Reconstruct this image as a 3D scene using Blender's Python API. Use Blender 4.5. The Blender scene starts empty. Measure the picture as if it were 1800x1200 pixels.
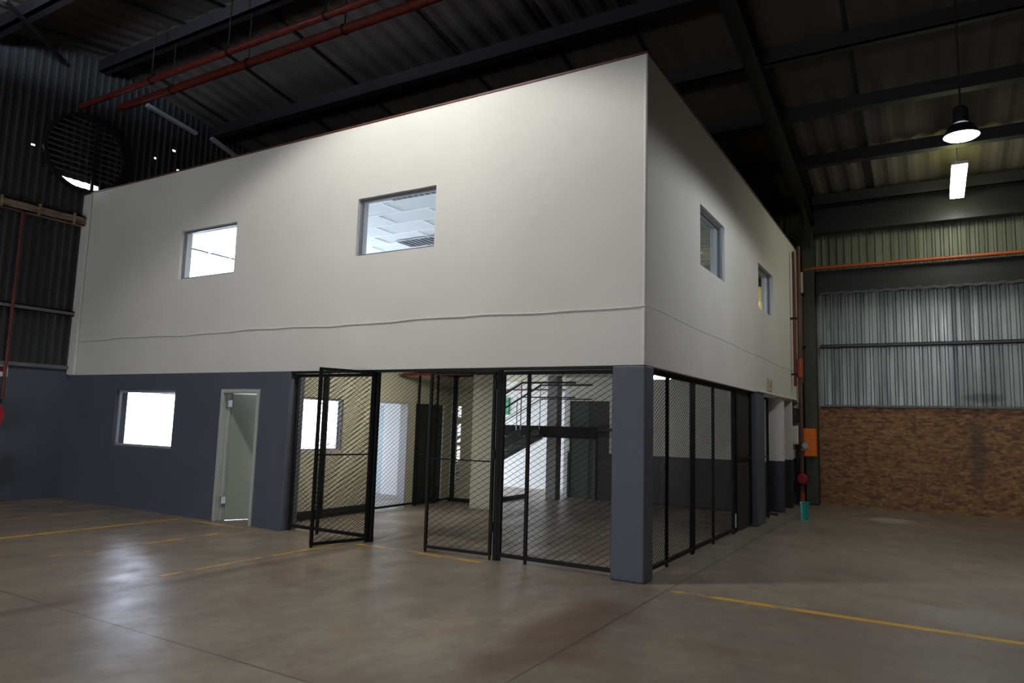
import bpy, bmesh, math, random
from mathutils import Vector, Matrix
random.seed(7)
SC = bpy.context.scene
COL = SC.collection
# ------------------------------------------------------------------ camera
YAW, PITCH, ROLL, FPX = 0.539336, 0.115372, 0.029137, 1243.34
CAM = Vector((2.8108, -7.6574, 1.7129))
_f = Vector((-math.sin(YAW) * math.cos(PITCH), math.cos(YAW) * math.cos(PITCH), math.sin(PITCH)))
_r = Vector((math.cos(YAW), math.sin(YAW), 0)); _u = _r.cross(_f)
_r2 = _r * math.cos(ROLL) + _u * math.sin(ROLL); _u2 = _u * math.cos(ROLL) - _r * math.sin(ROLL)
cd = bpy.data.cameras.new('camera'); co = bpy.data.objects.new('camera', cd); COL.objects.link(co)
cd.sensor_width = 36; cd.lens = FPX * 36 / 1800; cd.clip_start = .05; cd.clip_end = 200
M = Matrix((_r2, _u2, -_f)).transposed().to_4x4(); M.translation = CAM
co.matrix_world = M; SC.camera = co
# ------------------------------------------------------------------ light
SC.view_settings.view_transform = 'Standard'; SC.view_settings.look = 'None'
SC.view_settings.gamma = 1; SC.view_settings.use_curve_mapping = False
SC.view_settings.exposure = 0.0
SC.cycles.max_bounces = 8; SC.cycles.diffuse_bounces = 5; SC.cycles.glossy_bounces = 4
SC.cycles.transparent_max_bounces = 24; SC.cycles.use_denoising = True; SC.cycles.denoising_prefilter = 'ACCURATE'; SC.cycles.use_light_tree = False; SC.cycles.adaptive_threshold = .004
SC.cycles.sample_clamp_indirect = 6; SC.cycles.caustics_reflective = False; SC.cycles.caustics_refractive = False
W = bpy.data.worlds.new('daylight'); SC.world = W; W.use_nodes = True
_bg = W.node_tree.nodes['Background']; _bg.inputs[0].default_value = (.85, .915, 1, 1); _bg.inputs[1].default_value = 11

def area(name, loc, size, direction, power, color=(1, 1, 1), portal=False, spread=180):
    l = bpy.data.lights.new(name, 'AREA'); l.shape = 'RECTANGLE'; l.size, l.size_y = size
    l.energy = power; l.color = color; l.spread = math.radians(spread)
    if portal: l.cycles.is_portal = True
    o = bpy.data.objects.new(name, l); COL.objects.link(o); o.location = loc
    o.rotation_euler = Vector(direction).to_track_quat('-Z', 'Y').to_euler()
    return o
def spot(name, loc, power, color, radius=.2, angle=170, blend=.6):
    l = bpy.data.lights.new(name, 'SPOT'); l.energy = power; l.color = color; l.shadow_soft_size = radius
    l.spot_size = math.radians(angle); l.spot_blend = blend
    o = bpy.data.objects.new(name, l); COL.objects.link(o); o.location = loc
    return o
# daylight through the big roller-door opening behind the camera and through the left windows
DAY = (.86, .91, 1.0)
area('roller_door_daylight', (-3, -21.7, .8), (9, 1.4), (0, 1, .06), 490, (.93, .96, 1.0))
area('window_daylight_low', (-12.6, 2.6, 1.55), (4.4, 1.3), (1, 0, 0), 220, DAY)
area('window_daylight_high', (-12.6, 3.1, 4.75), (3.9, 1.4), (1, 0, 0), 950, DAY)
area('stair_door_daylight', (-12.6, 7.3, 1.3), (3.4, 2.5), (1, 0, 0), 420, DAY)
# high-bay lamps: one in view on the right, one hanging just above the frame; the third is added
HB1 = (3.24, 3.05, 5.66); HB2 = (-3.3, -2.8, 8.2); HB_ADDED = (-8.0, -3.9, 7.3)
spot('high_bay_light_right', (HB1[0], HB1[1], HB1[2] - .08), 335, (.95, .97, 1), .18, 178, .18)
spot('high_bay_light_left', (HB2[0], HB2[1], HB2[2] - .08), 1060, (1, .985, .95), .16, 133, .25)
_o = spot('added_roof_uplight', (HB_ADDED[0], HB_ADDED[1], HB_ADDED[2] + .45), 800, (.78, .82, 1), .2, 178, .15); _o.rotation_euler = (math.pi, 0, 0)  # unseen uplight added to brighten the roof lining at upper left

# ------------------------------------------------------------------ mesh helper
class MB:
    def __init__(s): s.v = []; s.f = []; s.m = []
    def box(s, x0, y0, z0, x1, y1, z1, mi=0):
        i = len(s.v)
        s.v += [(x0, y0, z0), (x1, y0, z0), (x1, y1, z0), (x0, y1, z0), (x0, y0, z1), (x1, y0, z1), (x1, y1, z1), (x0, y1, z1)]
        s.f += [(i, i+3, i+2, i+1), (i+4, i+5, i+6, i+7), (i, i+1, i+5, i+4), (i+1, i+2, i+6, i+5), (i+2, i+3, i+7, i+6), (i+3, i, i+4, i+7)]
        s.m += [mi] * 6; return s
    def bar(s, a, b, w, h=None, up=(0, 0, 1), mi=0):
        # rectangular bar from a to b, w sideways and h along up
        h = h or w; a = Vector(a); b = Vector(b); d = (b - a).normalized(); up = Vector(up)
        if abs(d.dot(up)) > .98: up = Vector((1, 0, 0))
        sd = d.cross(up).normalized() * w / 2; uu = sd.cross(d).normalized() * h / 2
        i = len(s.v)
        for p in (a, b):
            for q in (-sd - uu, sd - uu, sd + uu, -sd + uu): s.v.append(tuple(p + q))
        s.f += [(i, i+1, i+2, i+3), (i+7, i+6, i+5, i+4)] + [(i+k, i+4+k, i+4+(k+1) % 4, i+(k+1) % 4) for k in range(4)]
        s.m += [mi] * 6; return s
    def tube(s, pts, r, n=12, mi=0, caps=True):
        pts = [Vector(p) for p in pts]; rings = []
        rr = r if isinstance(r, (list, tuple)) else [r] * len(pts)
        t0 = (pts[1] - pts[0]).normalized(); up = Vector((0, 0, 1)) if abs(t0.z) < .9 else Vector((1, 0, 0))
        nx = t0.cross(up).normalized()
        for k, p in enumerate(pts):
            t = (pts[min(k+1, len(pts)-1)] - pts[max(k-1, 0)]).normalized()
            nx = (nx - t * nx.dot(t)).normalized(); ny = t.cross(nx)
            i = len(s.v)
            for j in range(n):
                a = 2 * math.pi * j / n; s.v.append(tuple(p + (nx * math.cos(a) + ny * math.sin(a)) * rr[k]))
            rings.append(i)
        for a, b in zip(rings, rings[1:]):
            for j in range(n): s.f.append((a+j, a+(j+1) % n, b+(j+1) % n, b+j)); s.m.append(mi)
        if caps:
            s.f.append(tuple(rings[0]+j for j in range(n))[::-1]); s.m.append(mi)
            s.f.append(tuple(rings[-1]+j for j in range(n))); s.m.append(mi)
        return s
    def lathe(s, prof, c=(0, 0, 0), n=24, mi=0, axis='z'):
        rings = []
        for r, z in prof:
            i = len(s.v); rings.append(i)
            for j in range(n):
                a = 2 * math.pi * j / n; x, y = r * math.cos(a), r * math.sin(a)
                q = (x, y, z) if axis == 'z' else (z, x, y) if axis == 'x' else (x, z, y)
                s.v.append((c[0]+q[0], c[1]+q[1], c[2]+q[2]))
        for a, b in zip(rings, rings[1:]):
            for j in range(n): s.f.append((a+j, a+(j+1) % n, b+(j+1) % n, b+j)); s.m.append(mi)
        return s
    def quad(s, a, b, c, d, mi=0):
        i = len(s.v); s.v += [tuple(a), tuple(b), tuple(c), tuple(d)]; s.f.append((i, i+1, i+2, i+3)); s.m.append(mi); return s
    def obj(s, name, mats, parent=None, bevel=0, smooth=False):
        me = bpy.data.meshes.new(name); me.from_pydata(s.v, [], s.f)
        if not isinstance(mats, (list, tuple)): mats = [mats]
        for m in mats: me.materials.append(m)
        for p, mi in zip(me.polygons, s.m): p.material_index = mi
        bm = bmesh.new(); bm.from_mesh(me); bmesh.ops.recalc_face_normals(bm, faces=bm.faces); bm.to_mesh(me); bm.free()
        if smooth: me.shade_smooth() if hasattr(me, 'shade_smooth') else None
        me.update()
        o = bpy.data.objects.new(name, me); COL.objects.link(o)
        if parent:
            o.parent = parent; bpy.context.view_layer.update(); o.matrix_parent_inverse = parent.matrix_world.inverted()
        if bevel:
            b = o.modifiers.new('bevel', 'BEVEL'); b.width = bevel; b.segments = 2; b.limit_method = 'ANGLE'
        if smooth:
            for p in me.polygons: p.use_smooth = True
            me.set_sharp_from_angle(angle=math.radians(40))
        return o
def empty(name, loc):
    o = bpy.data.objects.new(name, None); COL.objects.link(o); o.location = loc; o.empty_display_size = .1
    bpy.context.view_layer.update(); return o
def tag(o, label=None, cat=None, group=None, kind=None):
    if label: o['label'] = label
    if cat: o['category'] = cat
    if group: o['group'] = group
    if kind: o['kind'] = kind
    return o
def thing(name, loc, label, cat, group=None): return tag(empty(name, loc), label, cat, group)
def struct(o, label=None): o['kind'] = 'structure'; return tag(o, label)

# ------------------------------------------------------------------ materials
def mat(name, color, rough=.6, metal=0, noise=None, bump=None, spec=.5, emit=None):
    """noise=(scale, other colour, lo, hi, stretch xyz) ; bump=(scale, strength)"""
    m = bpy.data.materials.new(name); m.use_nodes = True; nt = m.node_tree; b = nt.nodes['Principled BSDF']
    b.inputs['Base Color'].default_value = (*color, 1); b.inputs['Roughness'].default_value = rough
    b.inputs['Metallic'].default_value = metal; b.inputs['Specular IOR Level'].default_value = spec
    tc = nt.nodes.new('ShaderNodeTexCoord')
    def nz(scale, stretch=(1, 1, 1), detail=5):
        mp = nt.nodes.new('ShaderNodeMapping'); mp.inputs['Scale'].default_value = stretch
        n = nt.nodes.new('ShaderNodeTexNoise'); n.inputs['Scale'].default_value = scale; n.inputs['Detail'].default_value = detail
        nt.links.new(tc.outputs['Object'], mp.inputs[0]); nt.links.new(mp.outputs[0], n.inputs[0]); return n
    if noise:
        sc, c2, lo, hi, st = noise
        n = nz(sc, st); mr = nt.nodes.new('ShaderNodeMapRange'); mr.inputs[1].default_value = lo; mr.inputs[2].default_value = hi
        mx = nt.nodes.new('ShaderNodeMix'); mx.data_type = 'RGBA'
        mx.inputs[6].default_value = (*color, 1); mx.inputs[7].default_value = (*c2, 1)
        nt.links.new(n.outputs[0], mr.inputs[0]); nt.links.new(mr.outputs[0], mx.inputs[0]); nt.links.new(mx.outputs[2], b.inputs['Base Color'])
    if bump:
        n = nz(bump[0]); bp = nt.nodes.new('ShaderNodeBump'); bp.inputs['Strength'].default_value = bump[1]; bp.inputs['Distance'].default_value = .01
        nt.links.new(n.outputs[0], bp.inputs['Height']); nt.links.new(bp.outputs[0], b.inputs['Normal'])
    if emit:
        b.inputs['Emission Color'].default_value = (*emit[0], 1); b.inputs['Emission Strength'].default_value = emit[1]
    return m
white = mat('white_plaster', (.70, .68, .63), .75, noise=(.5, (.63, .61, .565), .35, .7, (1, 1, 1)), spec=.0)
cream = mat('cream_plaster', (.50, .48, .36), .75, noise=(1.2, (.44, .42, .31), .35, .7, (1, 1, 1)))
paleroom = mat('pale_office_paint', (.74, .76, .78), .8)
blue = mat('slate_blue_paint', (.088, .098, .128), .55, noise=(1.1, (.075, .084, .112), .35, .7, (1, 1, 1)), bump=(14, .3))
dado = mat('dark_dado_paint', (.026, .028, .037), .55, bump=(14, .2))
black = mat('black_steel_paint', (.005, .005, .006), .6, spec=.3)
darkface = mat('dark_sheet_steel', (.018, .018, .018), .6)
beamdark = mat('dark_painted_beam', (.014, .015, .015), .42)
roofbeam = mat('dark_purlin_paint', (.0045, .005, .007), .65)
olive = mat('olive_column_paint', (.050, .055, .042), .45, noise=(3, (.038, .04, .03), .4, .6, (1, 1, .3)))
galv = mat('aluminium_frame', (.42, .43, .44), .4, .3)
alu_dark = mat('grey_window_frame', (.16, .17, .19), .5)
jamb = mat('grey_green_jamb', (.42, .44, .40), .5)
doorleaf = mat('green_grey_door', (.30, .33, .27), .5, noise=(2, (.26, .29, .235), .3, .7, (1, 1, .4)))
greendoor = mat('dark_green_door', (.022, .028, .020), .5)
red = mat('red_pipe_paint', (.15, .022, .014), .4, noise=(6, (.10, .016, .010), .4, .6, (1, 1, 1)))
orangered = mat('orange_red_paint', (.36, .075, .02), .45)
brownpipe = mat('rusty_pipe', (.13, .062, .045), .6, noise=(5, (.09, .045, .03), .4, .6, (1, 1, .5)))
pinkpipe = mat('faded_pink_pipe', (.42, .31, .29), .55)
orange = mat('orange_box_paint', (.95, .20, .004), .45)
teal = mat('teal_plastic', (.006, .30, .24), .4)
rustcream = mat('cream_rusty_metal', (.33, .25, .18), .55, noise=(7, (.15, .085, .05), .48, .66, (1, .4, 1.5)))
greygirt = mat('grey_girt', (.13, .14, .15), .5)
chrome = mat('chrome', (.6, .6, .6), .25, .9)
tile = mat('ceiling_tile', (.74, .76, .78), .85, bump=(40, .2))
grid = mat('ceiling_grid', (.92, .93, .95), .5)
yellowcream = mat('yellow_cream_board', (.80, .70, .28), .6)
yelldark = mat('olive_yellow_board', (.42, .38, .12), .6)
stone = mat('outside_paving', (.45, .44, .42), .9)
green_sign = mat('green_sign', (.02, .28, .12), .5)
whitesign = mat('white_sign', (.75, .75, .70), .5)
blueplastic = mat('blue_label', (.03, .06, .22), .5)
rubber = mat('black_rubber', (.012, .012, .012), .6)
stainless = mat('stair_steel', (.055, .060, .062), .45)
tread_m = mat('stair_tread_steel', (.16, .155, .14), .5)
bulb = mat('lamp_lens', (.9, .9, .9), .3, emit=((.86, .93, 1), 22))
tube_m = mat('fluorescent_diffuser', (.9, .9, .9), .3, emit=((1, 1, .82), 34))
tube_w = mat('batten_diffuser', (.9, .9, .9), .3, emit=((1, .98, .88), 9))

def glass_mat():
    m = bpy.data.materials.new('window_glass'); m.use_nodes = True; nt = m.node_tree; nt.nodes.clear()
    o = nt.nodes.new('ShaderNodeOutputMaterial'); t = nt.nodes.new('ShaderNodeBsdfTransparent'); g = nt.nodes.new('ShaderNodeBsdfGlossy')
    t.inputs[0].default_value = (.93, .95, .99, 1); g.inputs['Roughness'].default_value = .03
    lw = nt.nodes.new('ShaderNodeLayerWeight'); pw = nt.nodes.new('ShaderNodeMath'); pw.operation = 'POWER'; pw.inputs[1].default_value = 5
    nt.links.new(lw.outputs['Facing'], pw.inputs[0]); fr = nt.nodes.new('ShaderNodeMath'); fr.operation = 'MULTIPLY_ADD'; nt.links.new(pw.outputs[0], fr.inputs[0]); fr.inputs[1].default_value = .7; fr.inputs[2].default_value = .04; mx = nt.nodes.new('ShaderNodeMixShader')
    nt.links.new(fr.outputs[0], mx.inputs[0]); nt.links.new(t.outputs[0], mx.inputs[1]); nt.links.new(g.outputs[0], mx.inputs[2]); nt.links.new(mx.outputs[0], o.inputs[0])
    return m
glass = glass_mat()

class NT:
    def __init__(s, name, rough=.5, metal=0):
        s.m = bpy.data.materials.new(name); s.m.use_nodes = True; s.t = s.m.node_tree; s.b = s.t.nodes['Principled BSDF']
        s.b.inputs['Roughness'].default_value = rough; s.b.inputs['Metallic'].default_value = metal
        s.tc = s.t.nodes.new('ShaderNodeTexCoord'); s.sep = s.t.nodes.new('ShaderNodeSeparateXYZ'); s.t.links.new(s.tc.outputs['Object'], s.sep.inputs[0])
        s.x, s.y, s.z = s.sep.outputs
    def link(s, a, b): s.t.links.new(a, b)
    def _in(s, sock, v):
        if hasattr(v, 'links') or isinstance(v, bpy.types.NodeSocket): s.t.links.new(v, sock)
        else: sock.default_value = v
    def math(s, op, a, b=0., c=None):
        n = s.t.nodes.new('ShaderNodeMath'); n.operation = op; s._in(n.inputs[0], a); s._in(n.inputs[1], b)
        if c is not None: s._in(n.inputs[2], c)
        return n.outputs[0]
    def noise(s, scale, st=(1, 1, 1), detail=5, rough=.5):
        mp = s.t.nodes.new('ShaderNodeMapping'); mp.inputs['Scale'].default_value = st; s.link(s.tc.outputs['Object'], mp.inputs[0])
        n = s.t.nodes.new('ShaderNodeTexNoise'); n.inputs['Scale'].default_value = scale; n.inputs['Detail'].default_value = detail
        n.inputs['Roughness'].default_value = rough; s.link(mp.outputs[0], n.inputs[0]); return n.outputs[0]
    def rng(s, v, a, b, c=0., d=1.):
        n = s.t.nodes.new('ShaderNodeMapRange'); s._in(n.inputs[0], v)
        for k, q in enumerate((a, b, c, d)): n.inputs[k+1].default_value = q
        return n.outputs[0]
    def mix(s, f, a, b):
        n = s.t.nodes.new('ShaderNodeMix'); n.data_type = 'RGBA'; s._in(n.inputs[0], f)
        for k, q in ((6, a), (7, b)): s._in(n.inputs[k], (*q, 1) if isinstance(q, tuple) else q)
        return n.outputs[2]
    def blob(s, cx, cy, cz, rx, ry, rz, warp=.5, sc=1.5):
        # soft-edged, noise-warped stain around a point; None = ignore the axis
        acc = 0.
        for ax, c_, r_ in ((s.x, cx, rx), (s.y, cy, ry), (s.z, cz, rz)):
            if c_ is None: continue
            d = s.math('DIVIDE', s.math('SUBTRACT', ax, c_), r_); acc = s.math('ADD', s.math('MULTIPLY', d, d), acc)
        acc = s.math('ADD', s.math('SQRT', acc), s.math('MULTIPLY', s.math('SUBTRACT', s.noise(sc), .5), warp * 2))
        return s.rng(acc, 1.15, .6)
    def color(s, c): s.link(c, s.b.inputs['Base Color'])
    def bump(s, h, st=.3, dist=.01):
        n = s.t.nodes.new('ShaderNodeBump'); n.inputs['Strength'].default_value = st; n.inputs['Distance'].default_value = dist
        s.link(h, n.inputs['Height']); s.link(n.outputs[0], s.b.inputs['Normal'])

def concrete(paint=None):
    n = NT('yellow_floor_paint_' + paint[2] if paint else 'polished_concrete')
    big = n.noise(.35, (1, 1.3, 1), 4); mid = n.noise(1.7, (1.2, .8, 1), 6, .6); fine = n.noise(14, (1, 1, 1), 4)
    c = n.mix(n.rng(big, .35, .68), (.30, .243, .182), (.205, .175, .146))
    c = n.mix(n.rng(mid, .45, .75, 0, .65), c, (.135, .112, .092))
    c = n.mix(n.rng(mid, .46, .28, 0, .55), c, (.33, .28, .225))
    c = n.mix(n.rng(fine, .4, .8, 0, .3), c, (.12, .10, .09))
    rd = n.math('MULTIPLY', n.rng(n.noise(.9, (.9, 1.6, 1), 5), .55, .72, 0, .55), 1.)
    c = n.mix(rd, c, (.155, .085, .062))
    # streaks of rust-red dust beside the joints, pale spill near the brick wall
    c = n.mix(n.math('MULTIPLY', n.blob(.1, -2.2, None, .35, 1.6, 1, .8, 1.2), .7), c, (.14, .072, .055))
    c = n.mix(n.math('MULTIPLY', n.blob(2.0, 8.75, None, .42, .5, 1, .45, 3), .75), c, (.50, .46, .41))
    c = n.mix(n.math('MULTIPLY', n.blob(4.3, 3.4, None, .9, .9, 1, .6, 1.5), .35), c, (.36, .34, .32))
    c = n.mix(n.math('MULTIPLY', n.blob(3.2, .6, None, .8, .5, 1, .6, 1.5), .35), c, (.33, .32, .31))
    if not paint:
        for ax, p in ((n.x, .3), (n.x, -4.02), (n.y, -4.15), (n.x, 4.6), (n.x, -8.3), (n.y, 4.2)):
            d = n.math('ABSOLUTE', n.math('SUBTRACT', ax, p))
            c = n.mix(n.rng(d, .012, .005, 0, .75), c, (.05, .042, .036))
        d = n.math('ABSOLUTE', n.math('SUBTRACT', n.x, -3.95))
        c = n.mix(n.rng(d, .16, .02, 0, .5), c, (.13, .078, .06))
    else:
        w = n.noise(1.6, (1, 1, 1), 6, .65)
        f = n.math('MULTIPLY', n.rng(w, paint[0], paint[1]), 1.)
        c = n.mix(n.math('MULTIPLY', f, .92), c, (.74, .42, .03))
    n.color(c)
    n.link(n.rng(mid, .35, .65, .285, .46), n.b.inputs['Roughness'])
    n.bump(n.noise(3, (1, 1, 1), 2), .05, .01)
    n.b.inputs['Specular IOR Level'].default_value = .55
    return n.m
conc = concrete(); paintm = concrete((.32, .47, 'clear')); paint_worn = concrete((.41, .55, 'worn')); paint_faint = concrete((.49, .62, 'faint'))

def brick():
    n = NT('face_brick', .75)
    mp = n.t.nodes.new('ShaderNodeCombineXYZ'); n.link(n.x, mp.inputs[0]); n.link(n.z, mp.inputs[1])
    b = n.t.nodes.new('ShaderNodeTexBrick'); n.link(mp.outputs[0], b.inputs[0])
    b.inputs['Scale'].default_value = 1; b.inputs['Brick Width'].default_value = .222; b.inputs['Row Height'].default_value = .073
    b.inputs['Mortar Size'].default_value = .007; b.inputs['Mortar Smooth'].default_value = .3; b.inputs['Bias'].default_value = 0
    b.inputs['Color1'].default_value = (.36, .165, .058, 1); b.inputs['Color2'].default_value = (.16, .058, .028, 1); b.inputs['Mortar'].default_value = (.17, .13, .10, 1)
    c = n.mix(n.rng(n.noise(8.5, (1, 1, 2.4), 2), .50, .68, 0, .8), b.outputs[0], (.42, .27, .10))
    c = n.mix(n.rng(n.noise(6.1, (1, 1, 2), 3), .53, .66, 0, .8), c, (.11, .045, .026))
    c = n.mix(n.math('MULTIPLY', n.blob(3.6, None, 1.35, .17, 1, .95, .7, 2.5), .55), c, (.055, .045, .038))
    n.color(c); n.bump(b.outputs['Fac'], -.5, .008)
    return n.m
brickm = brick()

def sheet(name, ca, cb, rough=.4, metal=.6, streak=(3.2, 1, .12), stain=None, u='x'):
    n = NT(name, rough, metal)
    st = (streak[0], 1, streak[2]) if u == 'x' else (1, streak[0], streak[2])
    a = n.noise(1.0, st, 3, .6); b2 = n.noise(5, (2, 2, .15), 3)
    c = n.mix(n.rng(a, .38, .62), ca, cb); c = n.mix(n.rng(b2, .5, .75, 0, .5), c, ca)
    if stain: c = n.mix(n.math('MULTIPLY', n.blob(*stain), .5), c, (.02, .02, .02))
    n.color(c); n.link(n.rng(b2, .3, .7, rough - .1, rough + .12), n.b.inputs['Roughness'])
    return n.m
galvsheet = sheet('galvanised_sheet', (.13, .15, .155), (.34, .36, .355), .36, .45, (3.6, 1, .10), (3.75, None, 2.58, .42, 1, .11, .3, 3))  # pale streaks in the colour partly stand in for glossy reflections
greensheet = sheet('greenish_sheet', (.10, .115, .080), (.17, .19, .13), .5, .2)
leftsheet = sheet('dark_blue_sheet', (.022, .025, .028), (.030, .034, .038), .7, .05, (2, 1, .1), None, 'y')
roofm = mat('roof_lining', (.085, .072, .057), .8, noise=(.8, (.055, .048, .040), .35, .65, (1.5, .3, 1)))

# ------------------------------------------------------------------ walls with real openings
def gridwall(name, axis, pos, thick, us, vs, holes, mats, matfn=None, parent=None):
    """slab facing along axis ('x'|'y'); pos = one face, pos+thick the other; (u, z) grid with holes cut right through"""
    U = sorted(set([us[0], us[1]] + [h[k] for h in holes for k in (0, 1)] + list(us[2:])))
    V = sorted(set([vs[0], vs[1]] + [h[k] for h in holes for k in (2, 3)] + list(vs[2:])))
    U = [u for u in U if us[0] <= u <= us[1]]; V = [v for v in V if vs[0] <= v <= vs[1]]
    def solid(i, j):
        if i < 0 or j < 0 or i >= len(U)-1 or j >= len(V)-1: return False
        cu, cv = (U[i]+U[i+1])/2, (V[j]+V[j+1])/2
        return not any(h[0] < cu < h[1] and h[2] < cv < h[3] for h in holes)
    def P(u, v, w): return (pos+w, u, v) if axis == 'x' else (u, pos+w, v)
    b = MB()
    for i in range(len(U)-1):
        for j in range(len(V)-1):
            if not solid(i, j): continue
            u0, u1, v0, v1 = U[i], U[i+1], V[j], V[j+1]; mi = matfn((u0+u1)/2, (v0+v1)/2) if matfn else 0
            fr, bk = (mi if isinstance(mi, tuple) else (mi, mi))
            b.quad(P(u0, v0, 0), P(u1, v0, 0), P(u1, v1, 0), P(u0, v1, 0), fr)
            b.quad(P(u0, v0, thick), P(u1, v0, thick), P(u1, v1, thick), P(u0, v1, thick), bk)
            for di, dj, (a, c) in ((-1, 0, ((u0, v0), (u0, v1))), (1, 0, ((u1, v0), (u1, v1))), (0, -1, ((u0, v0), (u1, v0))), (0, 1, ((u0, v1), (u1, v1)))):
                if not solid(i+di, j+dj): b.quad(P(*a, 0), P(*c, 0), P(*c, thick), P(*a, thick), fr)
    o = b.obj(name, mats, parent)
    bm = bmesh.new(); bm.from_mesh(o.data); bmesh.ops.remove_doubles(bm, verts=bm.verts, dist=1e-5); bmesh.ops.recalc_face_normals(bm, faces=bm.faces); bm.to_mesh(o.data); bm.free()
    return o
def corrugated(name, axis, pos, u0, u1, vfn, holes, m, depth=.035, pitch=.2, sgn=1, parent=None):
    """box-rib sheeting; vfn(u) -> (z0, z1)"""
    prof = [(0, 0), (.30, 0), (.42, 1), (.68, 1), (.80, 0)]
    pts = []; u = u0
    while u < u1:
        for a, d in prof:
            if u + a * pitch <= u1: pts.append((u + a * pitch, d * depth * sgn))
        u += pitch
    pts.append((u1, 0)); b = MB(); T = -.012 * sgn
    def P(u, v, w): return (pos+w, u, v) if axis == 'x' else (u, pos+w, v)
    for (a, da), (c, dc) in zip(pts, pts[1:]):
        cu = (a+c)/2; segs = [vfn(cu)]
        for h in holes:
            if h[0] < cu < h[1]:
                ns = []
                for s0, s1 in segs:
                    if h[3] <= s0 or h[2] >= s1: ns.append((s0, s1)); continue
                    if s0 < h[2]: ns.append((s0, h[2]))
                    if s1 > h[3]: ns.append((h[3], s1))
                segs = ns
        for s0, s1 in segs:
            b.quad(P(a, s0, da), P(c, s0, dc), P(c, s1, dc), P(a, s1, da))
            b.quad(P(a, s0, da+T), P(a, s1, da+T), P(c, s1, dc+T), P(c, s0, dc+T))
    me = b.obj(name, m, parent); return me

L, B, H, HB = 12.16, 11.15, 6.16, 2.42       # office length, back wall, parapet height, lintel height
RZ = lambda y: 9.16 - .1664 * abs(y)          # roof lining height
PZ = lambda y: 8.84 - .1664 * abs(y)          # underside of purlins
SLAB = 2.86
# floor -------------------------------------------------------------
b = MB(); b.box(-12.36, -22, -.25, 12, B + .2, 0); struct(b.obj('floor', conc))
b = MB(); b.box(-60, -40, -.3, -12.36, 40, -.02); struct(b.obj('ground', stone))
# roof --------------------------------------------------------------
b = MB()
for (ya, yb) in ((-22, 0), (0, B + .3)):
    x = -12.3
    while x < 12:
        for k, (da, db) in enumerate(((0, 0), (0, .03), (.03, .03), (.03, 0))):
            xa, xb = x + k * .1, x + k * .1 + .1
            b.quad((xa, ya, RZ(ya)+da), (xb, ya, RZ(ya)+db), (xb, yb, RZ(yb)+db), (xa, yb, RZ(yb)+da))
            b.quad((xa, ya, RZ(ya)+da+.05), (xb, ya, RZ(ya)+db+.05), (xb, yb, RZ(yb)+db+.05), (xa, yb, RZ(yb)+da+.05))
        x += .4
struct(b.obj('ceiling', roofm))
# warehouse shell ---------------------------------------------------
LW = [(.45, 4.95, .85, 2.2), (5.6, 9.0, .0, 2.5)]
wl = gridwall('wall_left', 'x', -12.36, .2, (-22, B), (0, 2.56), LW, [blue, paleroom], lambda u, v: (1 if u > .2 else 0)); struct(wl)
holes = [(1.15, 5.1, 4.0, 5.6), (6.0, 10, 4.0, 5.45), (-.49, .24, 6.30, 6.42),
         (1.39, 1.45, 7.44, 7.48), (1.82, 1.88, 7.77, 7.81), (1.97, 2.03, 7.34, 7.38), (-1.10, -1.02, 6.85, 6.88)]
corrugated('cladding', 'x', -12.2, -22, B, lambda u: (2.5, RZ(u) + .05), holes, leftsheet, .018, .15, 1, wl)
b = MB(); b.box(-12.16, -22, 2.53, -12.08, -.02, 2.60); b.obj('ledge', greygirt, wl)
b = MB()  # C-shaped girt, cream and rusty
b.box(-12.16, -20, 5.47, -11.98, -.02, 5.49); b.box(-12.16, -20, 5.63, -11.98, -.02, 5.65); b.box(-12.0, -20, 5.47, -11.98, -.02, 5.65)
b.tube([(-11.965, -20, 5.60), (-11.965, -.05, 5.60)], .018, 8); b.tube([(-11.965, -20, 5.53), (-11.965, -.05, 5.53)], .014, 8)
for y in (-.3, -.95, -1.6, -2.2): b.box(-12.02, y, 5.45, -11.94, y + .03, 5.67)
b.obj('girt', rustcream, wl)
b = MB(); b.box(-12.16, -20, 3.60, -12.06, -.02, 3.62); b.box(-12.16, -20, 3.68, -12.06, -.02, 3.70); b.box(-12.075, -20, 3.60, -12.06, -.02, 3.70); b.obj('girt', greygirt, wl)
wb = gridwall('wall_back', 'y', B, .2, (-12.36, 12), (0, 2.36), [], [brickm]); struct(wb)
corrugated('cladding', 'y', B + .04, -12.3, 12, lambda u: (2.3, 5.6), [], galvsheet, .028, .17, -1, wb)
corrugated('cladding', 'y', B + .04, -12.3, 12, lambda u: (5.6, 7.35), [], greensheet, .028, .17, -1, wb)
b = MB(); b.box(.5, B - .06, 2.34, 12, B + .05, 2.39); b.obj('ledge', greygirt, wb)
b = MB(); b.box(.45, B - .12, 3.77, 12, B, 3.785); b.box(.45, B - .12, 3.835, 12, B, 3.85); b.box(.45, B - .12, 3.77, 12, B - .105, 3.85); b.obj('girt', olive, wb)
wr = gridwall('wall_right', 'x', 12, .2, (-22, B), (0, 9.3), [], [galvsheet]); struct(wr)
wf = gridwall('wall_front', 'y', -22, .2, (-12.36, 12), (0, 9.3), [(-7.6, 1.6, 0, 1.5)], [galvsheet]); struct(wf)

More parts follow.
